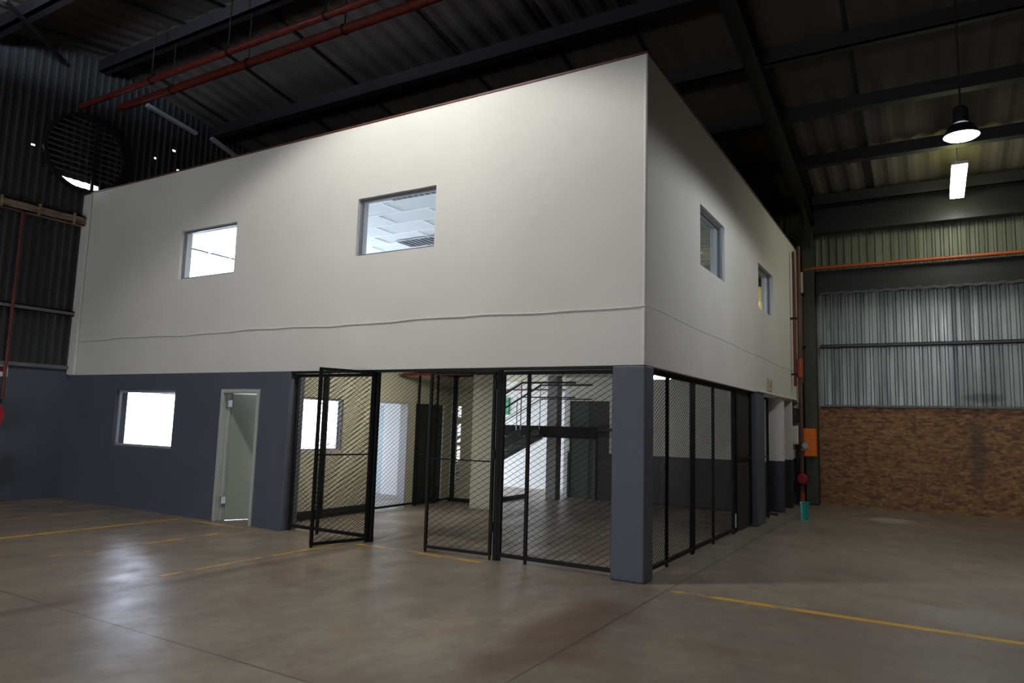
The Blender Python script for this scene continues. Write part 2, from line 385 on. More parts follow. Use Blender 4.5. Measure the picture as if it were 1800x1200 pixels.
# ------------------------------------------------------------------ office block
WIN_UF = [(-8.82, -7.30, 4.11, 5.0), (-4.54, -3.08, 4.12, 5.0)]
WIN_LF = [(-10.42, -8.62, 1.10, 2.12)]
DOOR_F = (-7.36, -6.42, 0, 2.14)
wof = gridwall('wall_office_front', 'y', 0, .23, (-L, 0), (0, H, HB, SLAB), WIN_UF + WIN_LF + [DOOR_F, (-5.75, 0, 0, HB)], [white, blue, paleroom],
               lambda u, v: (1, 2) if v < HB else (0, 2))
struct(wof)
b = MB(); b.box(-L, -.05, HB + .01, -L + .27, 0, H - .02); b.obj('pilaster', white, wof, .02)
b = MB(); b.box(-5.95, -.006, 0, -5.744, .30, HB - .004); b.obj('pilaster', blue, wof, .012)
WIN_S = [(2.22, 3.60, 4.05, 4.95), (6.13, 7.57, 4.04, 4.92)]
wos = gridwall('wall_office_side', 'x', -.23, .23, (.23, B), (HB, H, SLAB), WIN_S, [white, paleroom], lambda u, v: (1, 0)); struct(wos)
# joint strip between lower fascia and upper wall, rounded corner bead, parapet capping
b = MB()
pts = []
x = -L
while x <= 0: pts.append((x, -.006, 3.10 + .012 * math.sin(x * 1.7) + .008 * math.sin(x * 5.3))); x += .4
pts.append((.004, -.006, 3.10)); b.tube(pts, .010, 6); b.tube([(0.006, y * .5, 3.10 + .008 * math.sin(y * 1.1)) for y in range(0, 22)], .002, 6)
struct(b.obj('trim_1', white))
b = MB(); b.tube([(-.018, .018, HB), (-.018, .018, H)], .026, 12); struct(b.obj('trim_2', white, None, 0, True))
cap = mat('brown_capping', (.10, .035, .022), .6)
b = MB(); b.box(-L, -.012, H, 0.012, .24, H + .025); b.box(-.24, .24, H, .012, B, H + .025); struct(b.obj('trim_3', cap))
b = MB(); b.box(-L, .23, 5.95, -.23, B, 6.0); struct(b.obj('ceiling_office_roof', roofm))
# slab over the ground floor
b = MB(); b.box(-L, .23, SLAB, -.23, B, 3.05); struct(b.obj('ceiling_ground_floor', cream))
# hanging ceiling upstairs, 1.2 x 0.6 tiles with T grid
b = MB(); b.box(-L, .23, 5.62, -.23, B, 5.64)
o = struct(b.obj('ceiling_office', tile)); b = MB()
y = .55
while y < B: b.box(-L, y - .02, 5.605, -.23, y + .02, 5.622); y += .6
x = -11.1; k = 0
while x < -.3:
    y0 = .55 - .6; j = 0
    while y0 < B:
        off = .6 if (j % 2) else 0
        if .23 < y0 + .3 and x + off < -.25: b.box(x + off - .02, max(.24, y0 + .02), 5.607, x + off + .02, min(y0 + .58, B), 5.621)
        y0 += .6; j += 1
    x += 1.2
b.obj('ceiling_grid', grid, o)
# interior partitions
PW = [(.75, 1.86, 1.14, 2.06), (2.63, 3.70, 0, 2.08), (3.95, 4.92, 0, 2.07)]
struct(gridwall('wall_partition', 'x', -6.55, .15, (.23, 5.22), (0, SLAB), PW, [paleroom, cream], lambda u, v: (0, 1)))
struct(gridwall('wall_hall', 'y', 5.22, .15, (-L, -5.50), (0, SLAB), [(-11.9, -9.7, .6, 2.35), (-6.33, -6.14, .38, 2.06), (-9.25, -8.35, 0, 2.05)], [cream, paleroom],
                lambda u, v: (1 if u < -6.5 else 0, 1)))
struct(gridwall('wall_stair', 'y', 9.2, .15, (-L, -4.95), (0, SLAB), [], [paleroom]))
struct(gridwall('wall_stair_side', 'x', -4.95, .12, (7.9, 9.35), (0, SLAB), [], [paleroom]))
cageback = gridwall('wall_cage_back', 'y', 7.86, .15, (-4.83, -.235), (0, SLAB, 1.08), [(-4.78, -3.75, 0, 2.30)], [white, dado], lambda u, v: 1 if v < 1.08 else 0); struct(cageback)
b = MB(); b.box(-3.7, 7.83, 0, -.02, 7.86, .05); b.box(-6.4, 5.19, 0, -5.5, 5.22, .07); struct(b.obj('baseboard_cage', darkface))
b = MB(); b.box(-6.4, .3, 0, -6.385, 2.63, .14); struct(b.obj('baseboard_partition', darkface))
# upstairs: a partition that keeps the right-hand rooms dim
struct(gridwall('wall_upstairs', 'x', -2.6, .12, (.23, B), (3.05, 5.62), [], [paleroom]))
struct(gridwall('wall_upstairs_back', 'y', 5.35, .12, (-L, -2.6), (3.05, 5.62), [], [paleroom]))

# ------------------------------------------------------------------ windows and doors
wn = [0]
def window(axis, pos, u0, u1, v0, v1, fm, fw=.035, mull=(), din=.06, d=.04):
    wn[0] += 1
    P = (lambda u, v, w: (pos + w, u, v)) if axis == 'x' else (lambda u, v, w: (u, pos + w, v))
    e = struct(empty('window_%d' % wn[0], P((u0+u1)/2, v0, din)))
    b = MB()
    def bx(a, c, e0, f, w0=din, w1=din + d):
        p, q = P(a, e0, w0), P(c, f, w1); b.box(*[min(p[k], q[k]) for k in range(3)], *[max(p[k], q[k]) for k in range(3)])
    bx(u0, u0+fw, v0, v1); bx(u1-fw, u1, v0, v1); bx(u0+fw, u1-fw, v0, v0+fw); bx(u0+fw, u1-fw, v1-fw, v1)
    for m_ in mull: bx(m_-fw/2, m_+fw/2, v0+fw, v1-fw)
    b.obj('window_frame', fm, e); b = MB(); bx(u0+fw, u1-fw, v0+fw, v1-fw, din + d/2 - .003, din + d/2 + .003); b.obj('pane', glass, e)
    return e
for w_ in WIN_UF: window('y', 0, *w_, alu_dark)
for w_ in WIN_LF: window('y', 0, *w_, galv, .04)
for w_ in WIN_S: window('x', 0, *w_, alu_dark, .035, (), -.11)
window('x', -6.55, *PW[0], galv, .04, (), .06)
window('x', -12.36, .45, 4.95, .85, 2.2, galv, .05, (3.45,), .05)
window('x', -12.23, 1.15, 5.1, 4.0, 5.6, grid, .02, (4.1,), .0)
window('x', -12.23, 6.0, 10, 4.0, 5.45, galv, .05, (7.3, 8.6), .0)
# open door of the left ground-floor room
d1 = struct(empty('door_1', (-6.9, 0, 0)))
b = MB(); b.box(-7.36, -.02, 0, -7.30, .16, 2.14); b.box(-6.48, -.02, 0, -6.42, .16, 2.14); b.box(-7.30, -.02, 2.08, -6.48, .16, 2.14)
b.box(-7.30, .08, 0, -7.28, .16, 2.08); b.obj('door_frame', jamb, d1, .006)
# leaf swung inwards against the room, hinges on the left jamb
ang = math.radians(62); hx, hy = -7.27, .15
dv = Vector((math.cos(ang), math.sin(ang), 0)); nv = Vector((-dv.y, dv.x, 0))
b = MB(); a0 = Vector((hx, hy, .01)) ; b.bar(a0 + Vector((0, 0, 1.03)), a0 + dv * .80 + Vector((0, 0, 1.03)), .04, 2.06, (0, 0, 1)); lf = b.obj('door_leaf', doorleaf, d1, .004)
b = MB()
for hh in (.28, 1.85): b.box(hx - .02, hy - .10, hh, hx + .03, hy - .02, hh + .11); b.tube([(hx + .01, hy - .03, hh - .01), (hx + .01, hy - .03, hh + .12)], .009, 8)
b.obj('hinge', chrome, d1)
b = MB(); p = a0 + dv * .73 - nv * .05 + Vector((0, 0, 1.02)); b.tube([p + nv * .03, p, p - dv * .11], .009, 8); b.obj('handle', chrome, lf)
# glass door and jamb in the partition
d2 = struct(empty('door_2', (-6.47, 3.1, 0)))
b = MB(); b.box(-6.57, 2.63, 0, -6.38, 2.67, 2.08); b.box(-6.57, 3.66, 0, -6.38, 3.70, 2.08); b.box(-6.57, 2.67, 2.04, -6.38, 3.66, 2.08); b.obj('door_frame', galv, d2)
# dark green door in the partition
d3 = struct(empty('door_3', (-6.47, 4.43, 0)))
b = MB(); b.box(-6.50, 3.95, 0, -6.43, 4.92, 2.07); lf = b.obj('door_leaf', greendoor, d3)
b = MB(); b.tube([(-6.43, 4.06, 1.02), (-6.37, 4.06, 1.02), (-6.37, 4.17, 1.02)], .009, 8); b.obj('handle', chrome, lf)
b = MB(); b.box(-6.56, 4.425, .0, -6.425, 4.435, 2.07); b.obj('meeting_strip', galv, lf)
# double dark green doors in the back wall of the cage
d4 = struct(empty('door_4', (-4.26, 7.88, 0)))
b = MB(); b.box(-4.78, 7.88, 0, -4.28, 7.93, 2.30); b.obj('door_leaf', mat('green_steel_door', (.045, .06, .048), .5), d4)
b = MB(); b.box(-4.27, 7.88, 0, -3.75, 7.93, 2.30); lf = b.obj('door_leaf', greendoor, d4)
b = MB(); b.tube([(-4.02, 7.88, 1.02), (-4.02, 7.83, 1.02), (-3.90, 7.83, 1.02)], .012, 8); b.obj('handle', chrome, lf)
# door in the hall wall, seen through the partition opening
d5 = struct(empty('door_5', (-8.8, 5.3, 0)))
b = MB(); b.box(-9.25, 5.26, 0, -8.35, 5.31, 2.05); b.obj('door_leaf', mat('pale_blue_door', (.46, .56, .60), .5), d5)
# narrow louvred light at the hall corner
e = struct(empty('window_%d' % (wn[0] + 1), (-6.235, 5.25, .38)))
b = MB()
for k in range(22): b.bar((-6.33, 5.26, .42 + k * .076), (-6.14, 5.26, .42 + k * .076), .05, .012)
b.obj('louvre_blades', galv, e); b = MB(); b.box(-6.33, 5.20, .8, -6.14, 5.24, .86); b.box(-6.33, 5.20, 1.2, -6.14, 5.24, 1.27); b.box(-6.33, 5.20, 1.72, -6.14, 5.24, 1.82); b.obj('window_frame', cream, e)

# ------------------------------------------------------------------ pillars
b = MB(); b.box(-.40, -.005, 0, 0.005, .29, HB - .002)
tag(b.obj('pillar', blue, None, .02), 'slate-blue painted square pillar carrying the near corner of the white upper storey', 'pillar')
b = MB(); b.box(-.25, 5.78, 0, 0.02, 6.45, HB - .002)
tag(b.obj('pillar', blue, None, .015), 'slate-blue pillar on the side face, between the mesh screens', 'pillar')
b = MB(); b.box(-5.30, 4.40, 0, -4.78, 4.75, SLAB)
tag(b.obj('pillar', mat('cream_pillar_paint', (.50, .49, .40), .7, bump=(10, .2)), None, .015), 'wide cream pillar standing free inside the mesh cage', 'pillar')
b = MB(); b.box(-5.02, 7.12, 0, -4.76, 7.38, SLAB)
tag(b.obj('pillar', mat('grey_pillar_paint', (.36, .35, .35), .7, bump=(10, .2)), None, .012), 'slim grey pillar beside the dark stair landing at the back', 'pillar')
# recessed fins along the side face, white above dark
for k, (y0, lab) in enumerate(((8.52, 'white fin wall with dark base, first one past the side mesh gate'), (9.55, 'white fin wall with dark base, second one past the side mesh gate'), (10.55, 'white fin wall with dark base, last one, next to the olive column'))):
    struct(gridwall('wall_fin_%d' % (k + 1), 'y', y0, .12, (-.62, -.002), (0, HB - .003, 1.08), [], [white, dado], lambda u, v: 1 if v < 1.08 else 0))
struct(gridwall('wall_recess', 'x', -.72, .1, (8.01, B), (0, SLAB, 1.08), [], [white, dado], lambda u, v: 1 if v < 1.08 else 0))
# ------------------------------------------------------------------ mesh screens
def strands(b, O, U, Wd, z0, z1, pitch=.07, slope=.6, r1=.0028, r2=.0012):
    """diamond mesh: two families of straight strands clipped to the rectangle"""
    O = Vector(O); U = Vector(U).normalized(); N = U.cross(Vector((0, 0, 1)))
    for fam, r in ((1, r1), (-1, r2)):
        c = z0 - slope * Wd - pitch if fam > 0 else z0
        end = z1 if fam > 0 else z1 + slope * Wd
        c = math.ceil(c / pitch) * pitch
        while c < end:
            pts = []
            lo = (z0 - c) / (fam * slope); hi = (z1 - c) / (fam * slope)
            if lo > hi: lo, hi = hi, lo
            a, e_ = max(0, lo), min(Wd, hi)
            if e_ - a > .01:
                p = O + U * a; q = O + U * e_; p.z = c + fam * slope * a; q.z = c + fam * slope * e_
                b.bar(p + N * .002 * fam, q + N * .002 * fam, r * 2, r * 2, N)
            c += pitch
def screen(name, A, Bp, z0, z1, label, cat, stiles=(), rails=(), group=None, pitch=.07, fw=.045, hinge=None, r1=.0028, r2=.0009, slope=.6, feet=True):
    A = Vector(A); Bp = Vector(Bp); U = (Bp - A); Wd = U.length; U.normalize()
    t = thing(name, ((A.x + Bp.x) / 2, (A.y + Bp.y) / 2, 0), label, cat, group)
    def Q(u, z): return (A.x + U.x * u, A.y + U.y * u, z)
    b = MB(); N = U.cross(Vector((0, 0, 1)))
    b.bar(Q(fw/2, z0), Q(fw/2, z1), fw, fw, N); b.bar(Q(Wd-fw/2, z0), Q(Wd-fw/2, z1), fw, fw, N)
    b.bar(Q(fw, z0+fw/2), Q(Wd-fw, z0+fw/2), fw, fw); b.bar(Q(fw, z1-fw/2), Q(Wd-fw, z1-fw/2), fw, fw)
    b.obj('frame', black, t)
    for s_ in stiles: b = MB(); b.bar(Q(s_, z0+fw), Q(s_, z1-fw), fw*.9, fw*.8, N); b.obj('stile', black, t)
    for z_ in rails: b = MB(); b.bar(Q(fw, z_), Q(Wd-fw, z_), fw*.5, fw*.5); b.obj('rail', black, t)
    if U.x < -.1: r1, r2 = r2, r1
    b = MB(); strands(b, Q(fw*.6, 0), U, Wd-fw*1.2, z0+fw*.6, z1-fw*.6, pitch, slope, r1, r2); b.obj('wire_mesh', black, t)
    if hinge is not None:
        for hz in (.35, 1.25, 2.15): b = MB(); b.tube([Q(hinge, hz), Q(hinge, hz+.12)], .018, 10); b.obj('hinge', black, t)
    if feet:
        for s_ in [fw/2, Wd-fw/2] + list(stiles): b = MB(); b.bar(Q(s_, 0), Q(s_, z0), fw*.7, fw*.7, N); b.obj('foot', black, t)
    return t
FY = .14
screen('mesh_screen', (-5.74, FY, 0), (-4.12, FY, 0), .05, 2.38, 'fixed black mesh screen left of the cage entrance, beside the blue wall', 'mesh screen', (.60,), ())
screen('mesh_gate', (-4.10, FY-.06, 0), (-4.36, -.74, 0), .03, 2.40, 'black mesh gate leaf swung open outwards on the left of the cage entrance', 'gate', (), (1.22,), None, .07, .04, -.005)
screen('mesh_gate', (-2.06, FY-.03, 0), (-3.06, FY-.10, 0), .05, 2.38, 'closed black mesh gate leaf right of the cage entrance gap', 'gate', (), (1.22,), None, .075, .035, -.005)
screen('mesh_screen', (-1.98, FY, 0), (-.40, FY, 0), .05, 2.38, 'big black mesh screen directly left of the corner pillar', 'mesh screen', (.40,), ())
for (x, lab) in ((-4.12 + .03, 'black steel post hinging the open gate leaf'), (-2.01, 'black steel post between the closed gate leaf and the big mesh screen')):
    b = MB(); b.box(x - .03, FY - .03, 0, x + .03, FY + .03, HB); t = tag(b.obj('gate_post', black, None, .004), lab, 'post')
# side face: three bays, mid stiles
screen('mesh_screen', (-.12, .30, 0), (-.12, 2.22, 0), .05, 2.40, 'side-face black mesh screen nearest the corner pillar', 'mesh screen', (.84,), (), None, .05, .045, None, .0026, .0012, .5)
screen('mesh_screen', (-.12, 2.26, 0), (-.12, 4.58, 0), .05, 2.40, 'second black mesh screen along the side face, before the solid dark panel', 'mesh screen', (1.05,), (), None, .05, .045, None, .0026, .0012, .5)
b = MB(); b.box(-.16, 4.60, .03, -.10, 5.77, 2.41)
t = thing('sheet_panel', (-.13, 5.2, 0), 'solid dark steel panel on the side face before the second blue pillar', 'panel'); b.obj('sheet', darkface, t)
b = MB(); b.box(-.09, 4.62, .05, -.07, 4.68, 2.38); b.box(-.09, 5.7, .05, -.07, 5.76, 2.38); b.box(-.09, 4.68, 1.2, -.07, 5.7, 1.26); b.obj('frame', black, t)
b = MB(); b.box(-.08, 4.50, .12, -.06, 4.52, .34); b.obj('bolt', galv, t)
screen('mesh_gate', (-.10, 6.46, 0), (-.10, 7.35, 0), .05, 2.38, 'narrow black mesh gate between the second blue pillar and the white fin walls', 'gate', (), (1.2,), None, .05, .045)
# inner screen hugging the partition with its door and window
screen('mesh_screen', (-6.30, .30, 0), (-6.30, 5.17, 0), .04, 2.74, 'long inner black mesh screen in front of the partition with the pale doorway', 'mesh screen', (1.05, 2.28, 3.62, 4.25), (), None, .08, .04, None, .0024, .001)
screen('mesh_screen', (-6.26, 5.14, 0), (-5.32, 5.14, 0), .04, 2.74, 'short inner black mesh screen left of the cream pillar', 'mesh screen', (), (), None, .08, .04, None, .0024, .001)
b = MB(); b.box(-5.53, 5.4, 0, -5.47, 7.1, .09)
tag(b.obj('kerb_rail', darkface), 'low dark steel kerb rail on the floor in front of the stairs', 'rail')
# lintel conduit along the bottom of the front fascia
b = MB(); b.box(-5.7, .05, HB - .03, -.42, .17, HB); struct(b.obj('trim_4', darkface))
b = MB(); b.box(-.17, .3, HB - .02, -.07, 5.78, HB + .0); struct(b.obj('trim_5', darkface))
b = MB(); b.tube([(.03, 5.8, 2.44), (.03, 8.1, 2.44), (.03, 10.2, 2.46)], .022, 8)
for y in (5.85, 7.3, 8.7, 10.1): b.box(0, y, 2.42, .05, y + .02, 2.46)
tag(b.obj('conduit', white), 'thin white conduit along the bottom edge of the side face, past the second pillar', 'conduit')
# small faded sign
s = thing('wall_sign', (.01, 7.1, 2.5), 'small faded cream sign with an orange smudge on the side face above the mesh gate', 'sign')
b = MB(); b.box(0.002, 6.82, 2.50, .012, 7.34, 2.74); b.obj('plate', mat('faded_sign', (.52, .47, .36), .6), s)
b = MB(); b.lathe([(.0, .002), (.055, .002), (.055, 0), (0, 0)], (.012, 7.14, 2.62), 16, 0, 'x'); b.obj('symbol', mat('faded_orange', (.46, .22, .09), .6), s)
b = MB(); b.box(.012, 6.88, 2.52, .014, 6.93, 2.72); b.obj('stripe', mat('faded_orange_stripe', (.48, .30, .16), .6), s)
# ------------------------------------------------------------------ stairs at the back of the cage
st = thing('staircase', (-6.2, 6.5, 0), 'dark steel staircase with open treads rising right to a half landing', 'staircase')
for y in (5.98, 6.86):
    b = MB(); b.bar((-7.9, y, -.02), (-5.05, y, 1.50), .05, .24); b.obj('stringer', stainless, st)
for k in range(8):
    x = -7.6 + k * .34; b = MB(); b.box(x, 6.0, .17 + k * .18, x + .27, 6.84, .20 + k * .18); b.obj('tread', tread_m, st)
for y in (5.98, 6.86):
    b = MB(); b.tube([(-7.8, y, 1.08), (-5.05, y, 2.62), (-3.75, y, 2.62)], .024, 10); b.tube([(-7.7, y, .82), (-5.05, y, 2.30), (-3.75, y, 2.30)], .014, 8); b.obj('handrail', stainless, st)
    for k in range(5):
        x = -7.55 + k * .62; z = .1 + (x + 7.8) * .535; b = MB(); b.tube([(x, y, z), (x, y, z + 1.12)], .014, 8); b.obj('baluster', galv, st)
b = MB(); b.box(-6.18, 6.88, 1.42, -3.66, 6.96, 1.68); b.box(-6.18, 6.80, 1.42, -3.66, 6.88, 1.44); b.box(-6.18, 6.80, 1.66, -3.66, 6.88, 1.68); b.obj('landing_beam', black, st)
b = MB(); b.box(-5.05, 6.96, 1.60, -3.66, 7.80, 1.66); b.obj('landing_plate', stainless, st)
b = MB(); b.box(-4.1, 7.7, 0, -4.02, 7.78, 1.6); b.obj('landing_post', stainless, st)
b = MB(); b.box(-8.2, 9.15, 1.95, -7.3, 9.19, 2.42)
s = thing('exit_sign', (-7.7, 9.17, 1.95), 'green and white board on the bright wall behind the stairs', 'sign'); b.obj('board', green_sign, s)
b = MB(); b.box(-8.05, 9.14, 2.25, -7.45, 9.15, 2.34); b.obj('band', whitesign, s)
b = MB(); b.box(-9, 9.16, 2.62, -5.2, 9.19, 2.66); tag(b.obj('pipe_run', red), 'thin red pipe along the top of the bright wall behind the stairs', 'pipe')
# red pipe just under the slab, seen above the closed gate
b = MB(); b.tube([(-6.25, 3.3, 2.62), (-.8, 3.3, 2.62)], .03, 10)
t = tag(b.obj('sprinkler_pipe', red), 'red pipe under the ground-floor slab above the entrance gate', 'pipe')
# fluorescent batten in the cage
t = thing('batten_light', (-.6, 2.2, 2.42), 'lit rectangular batten light hanging under the slab, behind the corner pillar', 'lamp')
b = MB(); b.box(-.80, 1.62, 2.46, -.46, 2.42, 2.52); b.obj('housing', whitesign, t)
b = MB(); b.box(-.78, 1.65, 2.42, -.48, 2.39, 2.46); b.obj('diffuser', tube_w, t)
b = MB(); b.box(-.64, 1.8, 2.52, -.62, 1.82, SLAB); b.obj('hanger', galv, t); b = MB(); b.box(-.64, 2.2, 2.52, -.62, 2.22, SLAB); b.obj('hanger', galv, t)
t = thing('batten_light', (-4.2, 1.9, 2.8), 'added batten light under the slab, hidden behind the white fascia over the entrance', 'lamp')  # unseen batten added to warm the inside of the cage
b = MB(); b.box(-4.9, 1.75, 2.80, -3.5, 1.95, SLAB); b.obj('housing', whitesign, t)
b = MB(); b.box(-4.88, 1.77, 2.77, -3.52, 1.93, 2.80); b.obj('diffuser', tube_w, t)
area('added_cage_glow', (-4.2, 1.85, 2.75), (1.35, .16), (-1, .15, -.75), 34, (1, .97, .86), False, 130)  # added light tilted at the partition to brighten it
# ceiling diffusers upstairs
for (x, y, lab) in ((-4.75, 1.45, 'slatted air diffuser in the office ceiling near the top of the middle window'), (-6.6, 4.25, 'slatted air diffuser in the office ceiling near the bottom of the middle window')):
    t = thing('air_diffuser', (x, y, 5.6), lab, 'vent', 'office ceiling diffusers')
    b = MB(); b.box(x-.6, y-.28, 5.585, x+.6, y-.25, 5.605); b.box(x-.6, y+.25, 5.585, x+.6, y+.28, 5.605); b.box(x-.6, y-.25, 5.585, x-.57, y+.25, 5.605); b.box(x+.57, y-.25, 5.585, x+.6, y+.25, 5.605); b.obj('frame', galv, t)
    b = MB(); b.box(x-.57, y-.25, 5.60, x+.57, y+.25, 5.604); b.obj('backing', alu_dark, t)
    for k in range(9): xx = x - .5 + k * .125; b = MB(); b.bar((xx, y-.25, 5.593), (xx, y+.25, 5.593), .07, .008, (.5, 0, 1)); b.obj('slat', grid, t)
# yellow board seen through the far side window
t = thing('cupboard', (-.6, 8.4, 3.05), 'yellow cream cupboard seen through the far window of the side face', 'cupboard')
b = MB(); b.box(-1.0, 8.2, 3.05, -.24, 8.6, 4.52); b.obj('body', yellowcream, t); b = MB(); b.box(-1.0, 8.2, 4.52, -.24, 8.6, 4.84); b.obj('top_box', yelldark, t)
area('added_office_lamp', (-2.0, 1.2, 5.55), (.3, 1.1), (0, 0, -1), 16, (.62, .82, 1))  # added out of view, gives the side-window room a dim bluish light
t = thing('added_ceiling_light', (-2.0, 1.2, 5.58), 'added unseen ceiling panel light in the corner office upstairs', 'lamp')
b = MB(); b.box(-2.2, .6, 5.57, -1.8, 1.8, 5.61); b.obj('panel', tube_w, t)

area('added_store_lamp', (-2.2, 7.2, 5.5), (.3, .3), (1.5, 1.1, -1.0), 20, (1, .95, .8), False, 70)  # added out of view, aimed to light the yellow cupboard
t = thing('added_ceiling_light', (-2.3, 7.2, 5.58), 'added unseen square ceiling light in the upstairs room behind the far side window', 'lamp')
b = MB(); b.box(-2.45, 7.05, 5.57, -2.05, 7.35, 5.61); b.obj('panel', tube_w, t)
# ------------------------------------------------------------------ roof steel
def Ibeam(b, a, c, w, h, tf=.02, tw=.012):
    a = Vector(a); c = Vector(c); d = (c - a).normalized(); up = Vector((0, 0, 1)); up = (up - d * up.dot(d)).normalized()
    b.bar(a + up * (h/2 - tf/2), c + up * (h/2 - tf/2), w, tf, up); b.bar(a - up * (h/2 - tf/2), c - up * (h/2 - tf/2), w, tf, up); b.bar(a, c, tw, h - 2*tf, up)
rows = [(10.25, 'nearest the back wall'), (8.35, 'second from the back wall'), (6.45, 'third from the back wall'),
        (4.6, 'fourth from the back wall'), (2.7, 'fifth from the back wall'), (0.0, 'along the ridge'), (-2.15, 'in front of the ridge')]
for y, lab in rows:
    for x0, x1, side in ((-12.1, .165, 'over the office, left of the portal rafter'), (.435, 11.9, 'right of the portal rafter')):
        b = MB(); h = .24
        b.bar((x0, y, PZ(y) + h/2), (x1, y, PZ(y) + h/2), .09, h, (0, 0, 1)); b.bar((x0, y + .06, PZ(y) + .01), (x1, y + .06, PZ(y) + .01), .20, .02, (0, 0, 1)); b.bar((x0, y + .06, PZ(y) + h - .03), (x1, y + .06, PZ(y) + h - .03), .16, .02, (0, 0, 1))
        tag(b.obj('purlin', roofbeam), 'dark roof purlin %s, %s' % (lab, side), 'beam', 'roof purlins')
t = thing('portal_rafter', (.3, 10.9, 0), 'thick dark rafter dropping to the olive column above the office side face', 'beam')
b = MB(); Ibeam(b, (.3, 0, 8.86), (.3, 10.72, 8.86 - .1664 * 10.72), .26, .42); b.obj('rafter', beamdark, t)
b = MB(); Ibeam(b, (.3, -.02, 8.86), (.3, -12, 8.86 - .1664 * 12), .26, .42); b.obj('rafter', beamdark, t)
b = MB(); i = len(b.v)
b.v += [(.28, 10.7, 6.9), (.32, 10.7, 6.9), (.28, 10.7, 6.2), (.32, 10.7, 6.2), (.28, 9.4, 7.15), (.32, 9.4, 7.15)]
b.f += [(0, 2, 4), (1, 5, 3), (0, 4, 5, 1), (2, 3, 5, 4), (0, 1, 3, 2)]; b.m += [0] * 5; b.obj('haunch', beamdark, t)
# sag rods / sheet joints running down the slope
for x, y0, y1, lab in ((1.76, .1, 10.9, 'thin dark sag rod running down the roof right of the rafter'), (-1.46, .1, 10.9, 'thin dark sag rod under the roof just left of the office corner'), (-2.95, .1, 10.9, 'thin dark sag rod under the roof, second left of the office corner'),
                       (-4.8, .1, 10.9, 'thin dark sag rod under the roof beside the red pipes'), (-7.4, .12, 5, 'thin dark sag rod under the roof, right of the ridge crossing'), (-8.15, -9, 0, 'thin dark sag rod at the top left, nearest the glow'),
                       (-9.3, -9, 5, 'thin dark sag rod at the top left, crossing the ridge beam'), (-11.5, -9, 5, 'thin dark sag rod at the top left, nearest the side wall')):
    b = MB(); z = lambda y: RZ(y) - .021
    pts = [(x, y0, z(y0))] + ([(x, 0, z(0))] if y0 < 0 < y1 else []) + [(x, y1, z(y1))]
    for p, q in zip(pts, pts[1:]): b.bar(p, q, .06, .028)
    tag(b.obj('sag_rod', roofbeam), lab, 'rod', 'roof sag rods')
b = MB(); b.bar((-9.95, -2.7, RZ(-2.7) - .40), (-12.0, -.75, RZ(.75) - .36), .06, .06)
tag(b.obj('roof_brace', roofbeam), 'diagonal dark roof brace in the upper left corner', 'brace')
for ya, yb, lab in ((1.0, 2.25, 'upper pale grey strip under the roof near the left wall'), (2.65, 3.4, 'lower pale grey strip under the roof near the left wall')):
    b = MB(); b.bar((-12.0, ya, 8.50 - .09 * (ya - 1)), (-12.0, yb, 8.50 - .15 * (yb - 1)), .10, .07)
    tag(b.obj('strip_batten', mat('unlit_batten', (.34, .36, .38), .4)), lab, 'batten', 'unlit strips near the left wall')
# red sprinkler mains
for y, r, lab in ((-.36, .055, 'upper red sprinkler main crossing the top left of the roof'), (.06, .075, 'lower and thicker red sprinkler main crossing the top left of the roof')):
    t = thing('sprinkler_main', (-5, y, 7.9), lab, 'pipe', 'red sprinkler mains')
    b = MB(); b.tube([(-12.0 + (.7 if y > 0 else 0), y, 7.9), (6, y, 7.9)], r, 16); b.obj('pipe', red, t, 0, True)
    for x in (-9.6, -7.4, -5.1, -2.9, -.6, 1.7): b = MB(); b.tube([(x, y, 7.9 + r), (x, y, PZ(y) if y > 0 else RZ(y) - .01)], .012, 6); b.tube([(x-.02, y, 7.9), (x+.02, y, 7.9)], r + .012, 16); b.obj('hanger', black, t)
# high-bay lamps
def highbay(c, lab):
    t = thing('high_bay_lamp', c, lab, 'lamp'); x, y, z = c
    b = MB(); b.lathe([(.09, .16), (.14, .14), (.215, .02), (.22, 0), (.205, .0), (.13, .12), (.08, .14)], c, 32); b.obj('reflector', roofbeam, t, 0, True)
    b = MB(); b.lathe([(0, -.045), (.12, -.038), (.18, -.02), (.208, .002), (0, .002)], c, 32); b.obj('lens', bulb, t, 0, True)
    b = MB(); b.lathe([(0, .40), (.07, .40), (.09, .37), (.09, .18), (.06, .16), (0, .16)], c, 20); b.obj('ballast_housing', roofbeam, t, 0, True)
    b = MB(); b.tube([(x, y, z + .40), (x, y, RZ(y) - .01)], .012, 8); b.obj('suspension_rod', roofbeam, t)
highbay(HB1, 'glowing round high-bay lamp hanging from the roof on the right')
highbay(HB2, 'round high-bay lamp hanging just above the picture, in front of the office')
highbay(HB_ADDED, 'added unseen high-bay lamp hanging just outside the upper left corner of the picture')
# strip light under the roof
t = thing('strip_light', (3.37, 8.8, 6.85), 'lit strip light under the roof purlins below the round high-bay lamp', 'lamp')
b = MB(); b.box(3.25, 7.9, 6.90, 3.52, 10.0, 6.96); b.obj('housing', whitesign, t)
b = MB(); b.box(3.26, 7.92, 6.84, 3.51, 9.98, 6.90); b.obj('diffuser', tube_m, t)
b = MB(); b.box(3.37, 8.8, 6.96, 3.39, 8.82, RZ(8.8) - .01); b.obj('hanger', galv, t); b = MB(); b.box(3.37, 9.6, 6.96, 3.39, 9.62, RZ(9.6) - .01); b.obj('hanger', galv, t)
l = bpy.data.lights.new('strip_light_glow', 'POINT'); l.energy = 13; l.color = (.95, 1, .42); l.shadow_soft_size = .1
o = bpy.data.objects.new('strip_light_glow', l); COL.objects.link(o); o.location = (3.38, 9.1, 7.12)

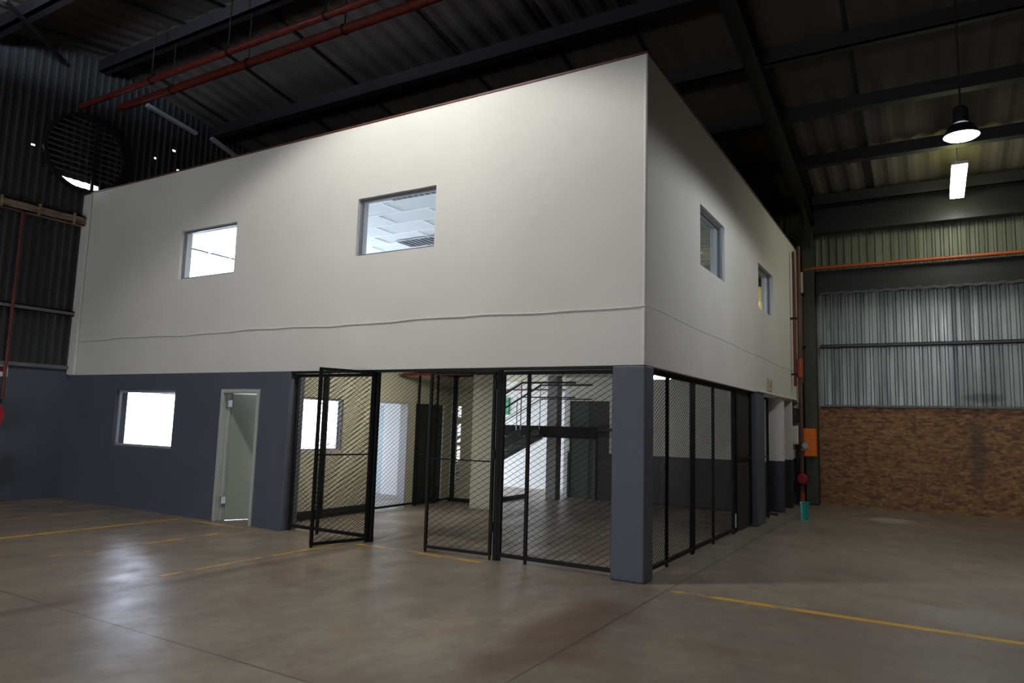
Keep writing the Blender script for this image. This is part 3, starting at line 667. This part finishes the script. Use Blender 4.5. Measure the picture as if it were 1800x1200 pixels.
# ------------------------------------------------------------------ back right corner
t = thing('steel_column', (.3, 10.9, 0), 'dark olive steel column in the far corner between the office and the brick wall', 'column')
b = MB(); b.box(.11, 10.76, 0, .38, 10.78, 6.75); b.box(.11, 11.08, 0, .38, 11.10, 6.75); b.box(.24, 10.78, 0, .26, 11.08, 6.75); b.obj('shaft', olive, t)
b = MB(); b.box(.11, 10.76, 0, .38, 11.10, .02); b.obj('base_plate', olive, t)
b = MB(); Ibeam(b, (.39, 10.98, 5.38), (11.9, 10.98, 5.38), .24, .56, .03); tag(b.obj('eaves_beam', beamdark), 'deep dark steel beam across the corrugated back wall', 'beam')
b = MB(); b.box(.39, 10.78, 6.60, 11.9, 11.05, 7.3); tag(b.obj('wall_plate_beam', beamdark), 'dark eaves beam along the top of the back wall', 'beam')
# ragged cable run along the lower flange
b = MB(); pts = []
x = .5; k = 0
while x < 8: pts.append((x, 10.84, 5.09 + (.022 if k % 2 else -.012))); x += .16; k += 1
b.tube(pts, .010, 6); b.tube([(p[0], 10.82, p[2] - .035) for p in pts], .010, 6); tag(b.obj('cable_run', greygirt), 'ragged grey cable run along the bottom flange of the back wall beam', 'cable')
b = MB(); b.tube([(.12, 10.80, 5.70), (.35, 10.80, 5.72), (11.8, 10.80, 5.72)], .045, 12); tag(b.obj('fire_main', orangered, None, 0, True), 'orange red pipe running along the top of the back wall beam', 'pipe')
# downpipe, risers
t = thing('downpipe', (.10, 10.70, 0), 'faded pink and brown downpipe against the olive column', 'pipe')
b = MB(); b.tube([(.06, 10.68, 5.1), (.06, 10.68, 5.62)], .075, 14); b.obj('head', pinkpipe, t, 0, True)
b = MB(); b.tube([(.06, 10.68, 2.9), (.06, 10.68, 5.1)], .05, 14); b.obj('pipe', brownpipe, t, 0, True)
b = MB()
for z in (3.75, 5.05): b.box(-.02, 10.62, z, .16, 10.78, z + .05)
b.obj('bracket', black, t)
t = thing('fire_riser', (.04, 10.2, 0), 'red riser pipe fixed to the far end of the office side face', 'pipe')
b = MB(); b.tube([(.09, 9.6, 2.75), (.09, 9.6, 5.9)], .035, 12); b.obj('pipe', red, t, 0, True)
b = MB(); b.box(.01, 9.56, 4.3, .14, 9.64, 4.34); b.box(.01, 9.56, 3.0, .14, 9.64, 3.04); b.obj('bracket', black, t)
t = thing('fire_riser', (.08, 10.35, 0), 'rusty brown riser pipe between the red riser and the downpipe', 'pipe')
b = MB(); b.tube([(.08, 10.35, .3), (.08, 10.35, 6.2)], .05, 12); b.obj('pipe', brownpipe, t, 0, True)
b = MB(); b.tube([(.08, 10.35, 3.0), (.08, 10.35, 3.45)], .066, 12); b.obj('coupling', orangered, t, 0, True)
b = MB(); b.tube([(.08, 10.35, .3), (.08, 10.35, .0)], .055, 12); b.obj('foot', orangered, t, 0, True)
b = MB(); b.lathe([(0, 0), (.10, .0), (.13, .04), (.13, .10), (.10, .14), (0, .14)], (.10, 10.2, .62), 16, 0, 'y'); b.tube([(.10, 10.18, .62), (.10, 10.35, .62)], .05, 10); b.obj('valve', mat('valve_red', (.36, .01, .02), .4), t, 0, True)
t = thing('electrical_box', (.02, 9.9, 1.4), 'white electrical box on the end fin wall beside the orange box', 'box')
b = MB(); b.box(-.16, 10.30, 1.42, .02, 10.47, 1.85); b.obj('body', whitesign, t, .01); b = MB(); b.box(-.14, 10.29, 1.46, .0, 10.30, 1.81); b.obj('door', whitesign, t)
b = MB(); b.tube([(-.02, 10.45, 1.42), (-.02, 10.42, 1.1), (.0, 10.40, .85), (-.02, 10.42, .6)], .035, 8); tag(b.obj('cable_drop', rubber, None, 0, True), 'thick black hose hanging below the white electrical box', 'hose')
t = thing('socket_cluster', (.14, 10.05, 2.1), 'dark brown junction box above the white electrical box', 'box'); b = MB(); b.box(-.10, 10.36, 1.92, .0, 10.55, 2.28); b.obj('body', mat('brown_box', (.055, .04, .045), .6), t, .01); b = MB(); b.box(-.08, 10.34, 2.1, -.02, 10.36, 2.2); b.obj('cover', brownpipe, t)
t = thing('orange_cabinet', (.28, 10.65, 1.1), 'bright orange cabinet fixed to the olive column', 'cabinet')
b = MB(); b.box(-.04, 10.52, 1.14, .37, 10.76, 1.80); b.obj('body', orange, t, .012); b = MB(); b.box(-.02, 10.505, 1.16, .35, 10.52, 1.78); d_ = b.obj('door', orange, t, .004)
b = MB(); b.box(.0, 10.485, 1.45, .03, 10.505, 1.53); b.obj('latch', chrome, d_)
t = thing('valve_fitting', (.12, 10.4, 1.3), 'grey metal valve fitting in front of the orange cabinet', 'valve')
b = MB(); b.tube([(.10, 10.27, 1.30), (.14, 10.25, 1.30), (.22, 10.25, 1.36)], .03, 8); b.obj('body', galv, t, 0, True); b = MB(); b.lathe([(0, 0), (.07, 0), (.07, .025), (0, .025)], (.18, 10.22, 1.40), 14, 0, 'y'); b.obj('wheel', galv, t)
# teal bin
t = thing('bin', (.54, 7.55, 0), 'small turquoise plastic bin standing on the floor near the far pillar', 'bin')
b = MB(); b.lathe([(0, 0), (.066, 0), (.07, .02), (.082, .33), (.09, .335), (.09, .35), (.076, .35), (.064, .03), (0, .03)], (.54, 7.55, 0), 24); b.obj('body', teal, t, 0, True)
b = MB(); b.lathe([(.08, .30), (.094, .30), (.094, .315), (.08, .315)], (.54, 7.55, 0), 24); b.obj('rim', teal, t)
# ------------------------------------------------------------------ left wall fittings
t = thing('louvred_vent', (-12.1, -.13, 6.3), 'big round louvred fan vent high on the left wall above the office', 'vent')
cy, cz, R_ = -.13, 7.0, .76
b = MB(); b.lathe([(R_, 0), (R_ + .06, 0), (R_ + .06, .10), (R_, .10), (R_, 0)], (-12.15, cy, cz), 40, 0, 'x'); b.obj('ring', roofbeam, t, 0, True)
for k in range(13):
    z = cz - R_ + .06 + k * .115; hw = math.sqrt(max(0, R_ ** 2 - (z - cz) ** 2)) - .01
    if z < 6.46 or hw < .1: continue
    b = MB(); b.bar((-12.10, cy - hw, z), (-12.10, cy + hw, z), .075, .012, (.75, 0, 1)); b.obj('slat', mat('vent_slat', (.15, .165, .18), .45) if k == 0 else (bpy.data.materials.get('vent_slat') or mat('vent_slat', (.15, .165, .18), .45)), t)
b = MB(); b.box(-12.07, cy + .13, cz - R_, -12.03, cy + .19, cz + R_); b.obj('mullion', roofbeam, t)
t = thing('vertical_conduit', (-12.08, -1.18, 2.6), 'thin dark red vertical pipe on the left wall cladding', 'pipe')
b = MB(); b.tube([(-12.05, -1.18, 1.9), (-12.05, -1.18, 5.46)], .026, 10); b.obj('pipe', red, t)
t = thing('fire_hose_reel', (-12.0, -1.45, 1.2), 'red fire hose reel on the blue wall at the left edge of the picture', 'hose reel')
b = MB(); b.lathe([(0, 0), (.30, 0), (.30, .02), (.10, .03), (.10, .13), (.30, .14), (.30, .16), (0, .16)], (-12.12, -1.46, 1.58), 28, 0, 'x'); b.obj('drum', mat('reel_red', (.42, .012, .015), .4), t)
b = MB(); b.lathe([(.10, 0), (.26, 0), (.27, .05), (.26, .10), (.10, .10)], (-12.09, -1.46, 1.58), 28, 0, 'x'); b.obj('hose', rubber, t)
t = thing('wall_sign', (-12.14, -1.33, 2.3), 'white sign with red marking above the fire hose reel', 'sign')
b = MB(); b.box(-12.15, -1.60, 2.31, -12.135, -1.10, 2.58); b.obj('plate', whitesign, t); b = MB(); b.box(-12.135, -1.42, 2.40, -12.13, -1.18, 2.50); b.obj('marking', red, t)
t = thing('fire_extinguisher', (-12.0, -1.3, .4), 'red fire extinguisher with blue and white label on the blue wall, left edge', 'extinguisher')
b = MB(); b.lathe([(0, .34), (.07, .34), (.08, .36), (.08, .76), (.06, .83), (.025, .86), (.025, .90), (0, .90)], (-12.03, -1.22, 0), 20); b.obj('cylinder', mat('extinguisher_red', (.38, .01, .012), .35), t, 0, True)
b = MB(); b.lathe([(.082, .40), (.082, .55)], (-12.03, -1.22, 0), 20); b.obj('label_band', blueplastic, t)
b = MB(); b.lathe([(.083, .55), (.083, .60)], (-12.03, -1.22, 0), 20); b.obj('white_band', whitesign, t)
b = MB(); b.box(-12.16, -1.26, .62, -12.12, -1.18, .66); b.box(-12.16, -1.28, .32, -12.0, -1.16, .34); b.obj('bracket', black, t)
# ------------------------------------------------------------------ painted floor lines
def stripe(x0, y0, x1, y1, lab, m=paintm):
    b = MB(); b.box(x0, y0, .0005, x1, y1, .0022); tag(b.obj('floor_line', m), lab, 'floor line', 'yellow painted floor lines')
stripe(1.12, -.16, 8, -.06, 'bright yellow floor line crossing the right foreground')
stripe(.35, -.155, 1.11, -.065, 'faded start of the yellow line just right of the corner pillar', paint_faint)
stripe(-4.1, -.15, -2.05, -.05, 'worn yellow line along the threshold of the cage entrance', paint_worn)
stripe(-7.86, -.24, -6.0, -.15, 'faint yellow line along the front of the office doorway', paint_worn)
stripe(-7.98, -8, -7.87, -.15, 'bright yellow bay line on the left floor ending beside the doorway')
stripe(-9.74, -8, -9.64, -.15, 'faded yellow bay line on the left floor below the ground-floor window', paint_worn)
stripe(-11.55, -8, -11.46, -.15, 'faint yellow bay line nearest the left wall', paint_worn)
stripe(-6.25, -3.2, -6.16, -.26, 'very worn yellow line on the floor in front of the office doorway pillar', paint_faint)
stripe(-4.34, -2.9, -4.25, -.2, 'broken yellow line on the floor under the open gate leaf', paint_worn)
